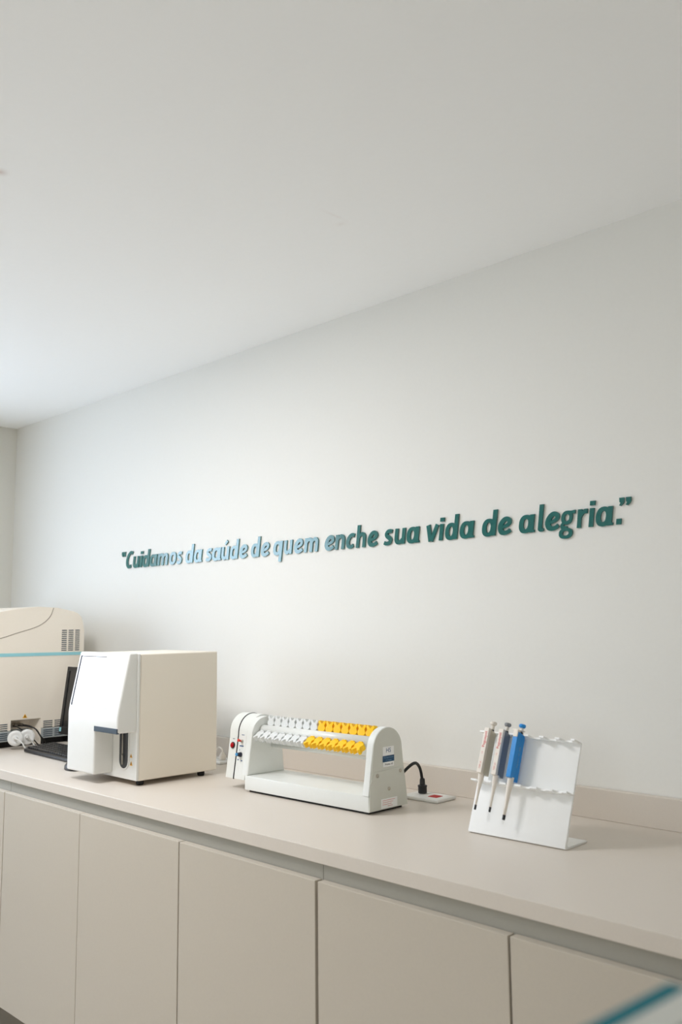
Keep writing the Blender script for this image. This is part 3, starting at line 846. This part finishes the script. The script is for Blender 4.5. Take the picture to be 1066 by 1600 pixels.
kn = MB().lathe(P(-0.540, 0.100), fn, [(0.0072, 0), (0.0072, 0.004), (0.0056, 0.006), (0.0052, 0.014)], 20).build('speed_knob', M_NAVY, rt_, R0)
MB().lathe(P(-0.540, 0.100), fn, [(0.0046, 0.014), (0.0046, 0.0175), (0.0036, 0.019)], 20).build('knob_cap', M_BLUECAP, kn, R0)
for (x, z, wd) in ((-0.5395, 0.158, 0.013), (-0.541, 0.125, 0.018), (-0.5495, 0.0845, 0.005), (-0.533, 0.083, 0.006), (-0.5475, 0.113, 0.002)):
    MB().prism([(-wd / 2, -0.0016), (wd / 2, -0.0016), (wd / 2, 0.0016), (-wd / 2, 0.0016)], 0.0003, ff(x, z)).build('print_mark', M_BLUEINK, rt_, R0)
MB().prism([(-0.005, -0.0012), (0.005, -0.0012), (0.005, 0.0012), (-0.005, 0.0012)], 0.0003, ff(-0.5805, 0.143)).build('print_mark', M_GREYINK, rt_, R0)
# rotor: front rail, web, lower rail
MB().tube([(-0.492, 0.064, 0.174), (-0.022, 0.064, 0.174)], 0.0145, 20).build('front_rail', M_ENAMEL, rt_, R0)
rail_d = Vector((0, 0.045, -0.058)).normalized()
web = MB().prism([(0.062, 0.180), (0.072, 0.187), (0.112, 0.132), (0.102, 0.124)], 0.462, YZX(-0.488), 0.001, 1)
web.build('rotor_web', M_ENAMEL, rt_, R0)
MB().tube([(-0.490, 0.104, 0.126), (-0.022, 0.104, 0.126)], 0.0075, 14).build('lower_rail', M_ENAMEL, rt_, R0)
MB().lathe((-0.494, 0.0785, 0.160), (1, 0, 0), [(0.016, 0), (0.016, 0.006), (0.010, 0.008), (0.010, 0.012)], 20).build('axle', M_BLACK, rt_, R0)


def clip_mesh():
    """an upright open ring clip: foot, two curved arms, flared lips; profile in (x, z), tube axis along y"""
    outer = [(0.0070, 0.0), (0.0085, 0.0035), (0.0136, 0.0065), (0.0150, 0.0115), (0.0138, 0.0155), (0.0100, 0.0185), (0.0095, 0.0205), (0.0132, 0.0240), (0.0148, 0.0285), (0.0112, 0.0330)]
    inner = [(0.0072, 0.0322), (0.0034, 0.0245), (0.0, 0.0228)]
    poly = [(a, b) for a, b in outer] + inner + [(-a, b) for a, b in reversed(inner[:-1])] + [(-a, b) for a, b in reversed(outer)]
    mb = MB().prism(poly, 0.016, ((0, 0.008, 0), (1, 0, 0), (0, 0, 1), (0, -1, 0)), 0.0012, 2)
    # stiffening rib on the foot
    mb.box((-0.0065, -0.010, 0.0), (0.0065, 0.010, 0.0045), 0.001, 1)
    return mb


cy_ = clip_mesh().build('tube_clip', M_YELLOW, rt_, R0, 35)
cw_ = cy_.copy()
cw_.data = cy_.data.copy()
cw_.data.materials.clear()
cw_.data.materials.append(M_CLEAR)
COL.objects.link(cw_)
cw_.parent = rt_
PITCH_C = 0.0309
first = {'y': cy_, 'w': cw_}
for row, (yy, zz, rx, off) in enumerate(((0.0810, 0.182, -0.18, 0.0), (0.0525, 0.1680, 2.18, -0.006))):
    for k in range(14):
        kind = 'y' if k < 7 else 'w'
        src = first[kind]
        if src.get('placed'):
            c_ = src.copy()
            COL.objects.link(c_)
            c_.parent = rt_
        else:
            c_ = src
            src['placed'] = 1
        c_.location = (-0.064 + off - k * PITCH_C, yy, zz)
        c_.rotation_euler = (rx, 0, 0)
for o in [o for o in bpy.data.objects if o.get('placed') is not None]:
    del o['placed']
for o in rt_.children:
    if o.name.startswith('tube_clip'):
        o['label'] = 'yellow clip' if o.data.materials[0] == M_YELLOW else 'translucent white clip'

# power cord: leaves the rotator's back, arches, plugs down into the desk socket
cd = [(-0.014, 0.150, 0.086), (-0.012, 0.172, 0.099), (-0.016, 0.198, 0.1055), (-0.028, 0.228, 0.1015), (-0.041, 0.257, 0.085), (-0.049, 0.274, 0.063), (-0.051, 0.280, 0.040)]
cord = MB().tube(smooth_curve(cd, 8), 0.0042, 10).build('power_cord', M_RUBBER, rt_, R0)
plg = MB().lathe((-0.051, 0.280, 0.0125), (0, 0, 1), [(0.0125, 0), (0.0125, 0.016), (0.0135, 0.018), (0.0135, 0.0205), (0.0080, 0.023), (0.0075, 0.036), (0.0060, 0.040)], 16)
plg.build('plug', M_BLACK, cord, R0, 40)

# ================================================================== DESK SOCKETS


def desk_socket(loc, rz, label, red=True):
    t = thing('desk_socket', label, 'power socket', loc, rz)
    MB().prism([(-0.064, -0.043), (0.064, -0.043), (0.064, 0.043), (-0.064, 0.043)], 0.0095, ((0, 0, 0), (1, 0, 0), (0, 1, 0), (0, 0, 1)), 0.0045, 3).build('plate', M_WHITE, t, R0, 40)
    MB().box((-0.044, -0.022, 0.0090), (-0.008, 0.022, 0.0104), 0.0008, 1).build('socket_module', M_WHITE, t)
    if red:
        MB().box((0.010, -0.0150, 0.0090), (0.040, 0.0150, 0.0108), 0.0012, 2).build('red_module', M_RED, t)
    return t


desk_socket((-1.655, -0.103, TOPZ), 0.03, 'white desk power socket with a red insert beside the tube rotator')
s2 = desk_socket((-2.640, -0.085, TOPZ), 0.03, 'white desk power socket half hidden behind the square analyzer', False)
pg = thing('power_plug', 'small white power plug seated in the socket behind the square analyzer', 'plug', (-2.615, -0.085, TOPZ + 0.0106))
MB().lathe((0, 0, 0), (0, 0, 1), [(0.012, 0), (0.013, 0.004), (0.013, 0.012), (0.009, 0.018), (0.006, 0.024)], 16).build('body', M_IVORY, pg, R0, 40)
MB().tube(smooth_curve([(0, 0, 0.022), (-0.006, 0.002, 0.034), (-0.03, 0.004, 0.038), (-0.055, 0.008, 0.012), (-0.06, 0.01, 0.0)], 6), 0.003, 8).build('cord', M_IVORY, pg)

# ================================================================== PIPETTE STAND
TH = math.atan(0.40)
ca, sa = math.cos(TH), math.sin(TH)
ps = thing('pipette_stand', 'white acrylic pipette stand bent to a leaning panel with two racks', 'stand', (-1.075, -0.345, TOPZ), 0.016)
SWD = 0.2555
TK = 0.0042
F = lambda s, d: (-d * ca + s * sa, d * sa + s * ca + 0.004)       # (y, z) from distance s up the panel and d out of it
side = [F(0.231, 0), F(0.231, -TK)]
# bend radius at the foot, then the base plate to the back
side += [F(0.010, -TK), (0.0105, 0.0046), (0.094, 0.0046), (0.094, 0.0004), (0.006, 0.0004), (0.0015, 0.0012), (-0.0012, 0.0030), (-0.0015, 0.0058)]
MB().prism(side, SWD, YZX(-SWD), 0.0008, 2).build('panel', M_ACRYL, ps, R0, 40)
SLOTS = [-0.2278 + 0.0407 * k for k in range(6)]
pu, pv, pw = Vector((1, 0, 0)), Vector((0, -ca, sa)), Vector((0, sa, ca))


def rack(s, depth, half, round_, gapd, x0=-SWD, x1=0.0):
    poly = [(x0, 0.0), (x0, depth)]
    for x in SLOTS:
        if round_:
            poly.append((x - half - 0.004, depth))
            for k in range(0, 11):
                t = PI * k / 10
                poly.append((x - half * math.cos(t), depth - 0.0005 - gapd * math.sin(t)))
            poly.append((x + half + 0.004, depth))
        else:
            poly.append((x - half, depth))
            for k in range(0, 9):
                t = PI * k / 8
                poly.append((x - half * math.cos(t), depth - gapd + half * 0.6 - half * 0.6 * math.sin(t)))
            poly.append((x + half, depth))
    poly += [(x1, depth), (x1, 0.0)]
    y, z = F(s, -0.0005)
    return MB().prism(poly, TK, (Vector((0, y, z)), pu, pv, pw), 0.0005, 1)


rack(0.2268, 0.031, 0.0145, False, 0.019).build('upper_rack', M_ACRYL, ps, R0)
rack(0.1110, 0.031, 0.0115, True, 0.011).build('lower_rack', M_ACRYL, ps, R0)


def pipette(ix, label, front, shell, button, tip_s, thick, blue=False, group='hanging pipettes'):
    """local frame of the stand; z up the panel direction"""
    xs = SLOTS[ix]
    y0, z0 = F(0, 0)
    org_l = Vector((xs, 0, 0))
    # base point of the thing: its tip
    mw = Matrix.Translation(ps.location) @ Matrix.Rotation(0.016, 4, 'Z')
    frame = Matrix(((1, 0, 0, xs), (0, ca, sa, y0), (0, -sa, ca, z0), (0, 0, 0, 1)))   # (x, -d, s)
    t = thing('pipette', label, 'pipette', (0, 0, 0), 0, group)
    base = frame @ Vector((0, -0.026, tip_s))
    t.matrix_world = mw @ frame @ Matrix.Translation((0, -0.026, tip_s))
    Lz = lambda s: s - tip_s                  # local z
    B0, B1 = Lz(0.128), Lz(0.2345)
    w = 0.0064
    # shell: deep handle body behind the front strip, cut off at a slant below
    prof_ = [(-0.0085 if not blue else -0.0165, B0), (-0.0085 if not blue else -0.0165, B1), (0.016, B1 - 0.004), (0.0165, B0 - (0.001 if not blue else 0.006))]
    MB().prism(prof_, 2 * w, YZX(-w), 0.0012, 2).build('handle', shell, t, R0)
    if not blue:
        MB().prism([(-0.0175, B0 + 0.0005), (-0.0175, B1 + 0.001), (-0.0086, B1 + 0.001), (-0.0086, B0 - 0.001)], 2 * w + 0.0004, YZX(-w - 0.0002), 0.0012, 2).build('front_strip', front, t, R0)
        fr_ = lambda z: ((0, -0.0175, z), (0, 0, 1), (-1, 0, 0), (0, -1, 0))
        MB().text('Peguepet', 0.0105, fr_(B1 - 0.027), 0.0003).build('lettering', M_REDINK, t, R0)
        MB().text('12', 0.006, fr_((B0 + B1) / 2 - 0.006), 0.0003).text('100 \u00b5l', 0.0068, fr_(B0 + 0.018), 0.0003).build('volume_print', M_PINKINK, t, R0)
    else:
        MB().box((-0.0062, -0.0180, B1 - 0.014), (0.0062, -0.0060, B1 + 0.004), 0.002, 2).build('finger_rest', front, t, R0)
        MB().prism([(-0.012, B1 + 0.003), (-0.012, B1 + 0.0055), (0.004, B1 + 0.0055), (0.004, B1 + 0.003)], 0.026, YZX(-0.014), 0.001, 1).build('hook', front, t, R0)
        MB().text('Peguepet 100-1000', 0.0062, ((w, 0.002, (B0 + B1) / 2 - 0.004), (0, 0, 1), (0, -1, 0), (1, 0, 0)), 0.0003).build('lettering', M_GOLDINK, t, R0)
    # neck and plunger button
    zb = Lz(0.2545)
    MB().tube([(0, 0.006, B1 - 0.006), (0, 0.006, B1 + 0.002)], 0.0045, 14).build('collar', M_BLACK, t, R0)
    MB().tube([(0, 0.006, B1), (0, 0.006, zb - 0.006)], [0.0042, 0.0042], 16).build('plunger', front, t, R0)
    MB().lathe((0, 0.006, zb - 0.0075), (0, 0, 1), [(0.0045, 0), (0.0078, 0.0025), (0.0082, 0.0050), (0.0080, 0.0075), (0.0066, 0.0088)], 24).build('button', button, t, R0)
    # cone and shaft, held in the lower rack
    k = thick
    MB().lathe((0, -0.004, 0), (0, 0, 1), [(0.0026 * k, 0.008), (0.0031 * k, 0.03), (0.0044 * k, Lz(0.098)), (0.0050 * k, Lz(0.100)), (0.0050 * k, Lz(0.108)), (0.0066, Lz(0.112)), (0.0072, Lz(0.124)), (0.0078, B0 + 0.001)], 20).build('shaft', front, t, R0)
    MB().lathe((0, -0.004, 0), (0, 0, 1), [(0.0022 * k, -0.001), (0.0026 * k, 0.0), (0.0027 * k, 0.010)], 16).build('tip_cone', M_BLACK, t, R0)
    return t


pipette(0, 'pipette with tan handle and ivory button, first from the left in the stand', M_IVORY, M_TAN, M_IVORY, 0.046, 1.0)
pipette(1, 'pipette with dark grey handle and grey button, between the tan and blue ones', M_IVORY, M_DGREY, M_MGREY, 0.046, 1.0)
pipette(2, 'bright blue pipette with blue plunger button in the white stand', M_IVORY, M_BLUE, M_BLUE, 0.034, 1.35, True)

# ================================================================== FOREGROUND
isl = thing('island_counter', 'narrow counter beside the photographer carrying the teal box', 'countertop', (0.10, -1.80, 0))
IO = isl.location
MB().box((-0.20, -2.00, 0.10), (0.42, -1.70, 0.868)).build('body', M_LAM, isl, IO)
MB().box((-0.18, -1.98, 0.0), (0.40, -1.72, 0.101)).build('plinth', M_PLINTH, isl, IO)
MB().box((-0.225, -2.02, 0.868), (0.44, -1.67, TOPZ), 0.002, 2).build('top', M_TOP, isl, IO)
tb = thing('teal_box', 'out of focus teal box with a white label, in the lower right corner', 'box', (-0.0954, -1.838, TOPZ), -0.072)
MB().box((-0.115, -0.14, 0.0), (0.115, 0.14, 0.330), 0.004, 2).build('carton', M_TEALBOX, tb, R0)
lb = MB().prism([(-0.1030, -0.125), (0.10, -0.125), (0.10, 0.134), (-0.1030, 0.134)], 0.0006, ((0, 0, 0.330), (1, 0, 0), (0, 1, 0), (0, 0, 1))).build('paper_label', M_LABEL, tb, R0)
ln = MB()
for k in range(5):
    x = -0.086 + k * 0.017
    ln.box((x, -0.10, 0.3306), (x + 0.008, 0.105 - 0.02 * (k % 2), 0.3310))
ln.build('print_lines', M_PRINT, lb, R0)
bpy.context.view_layer.update()
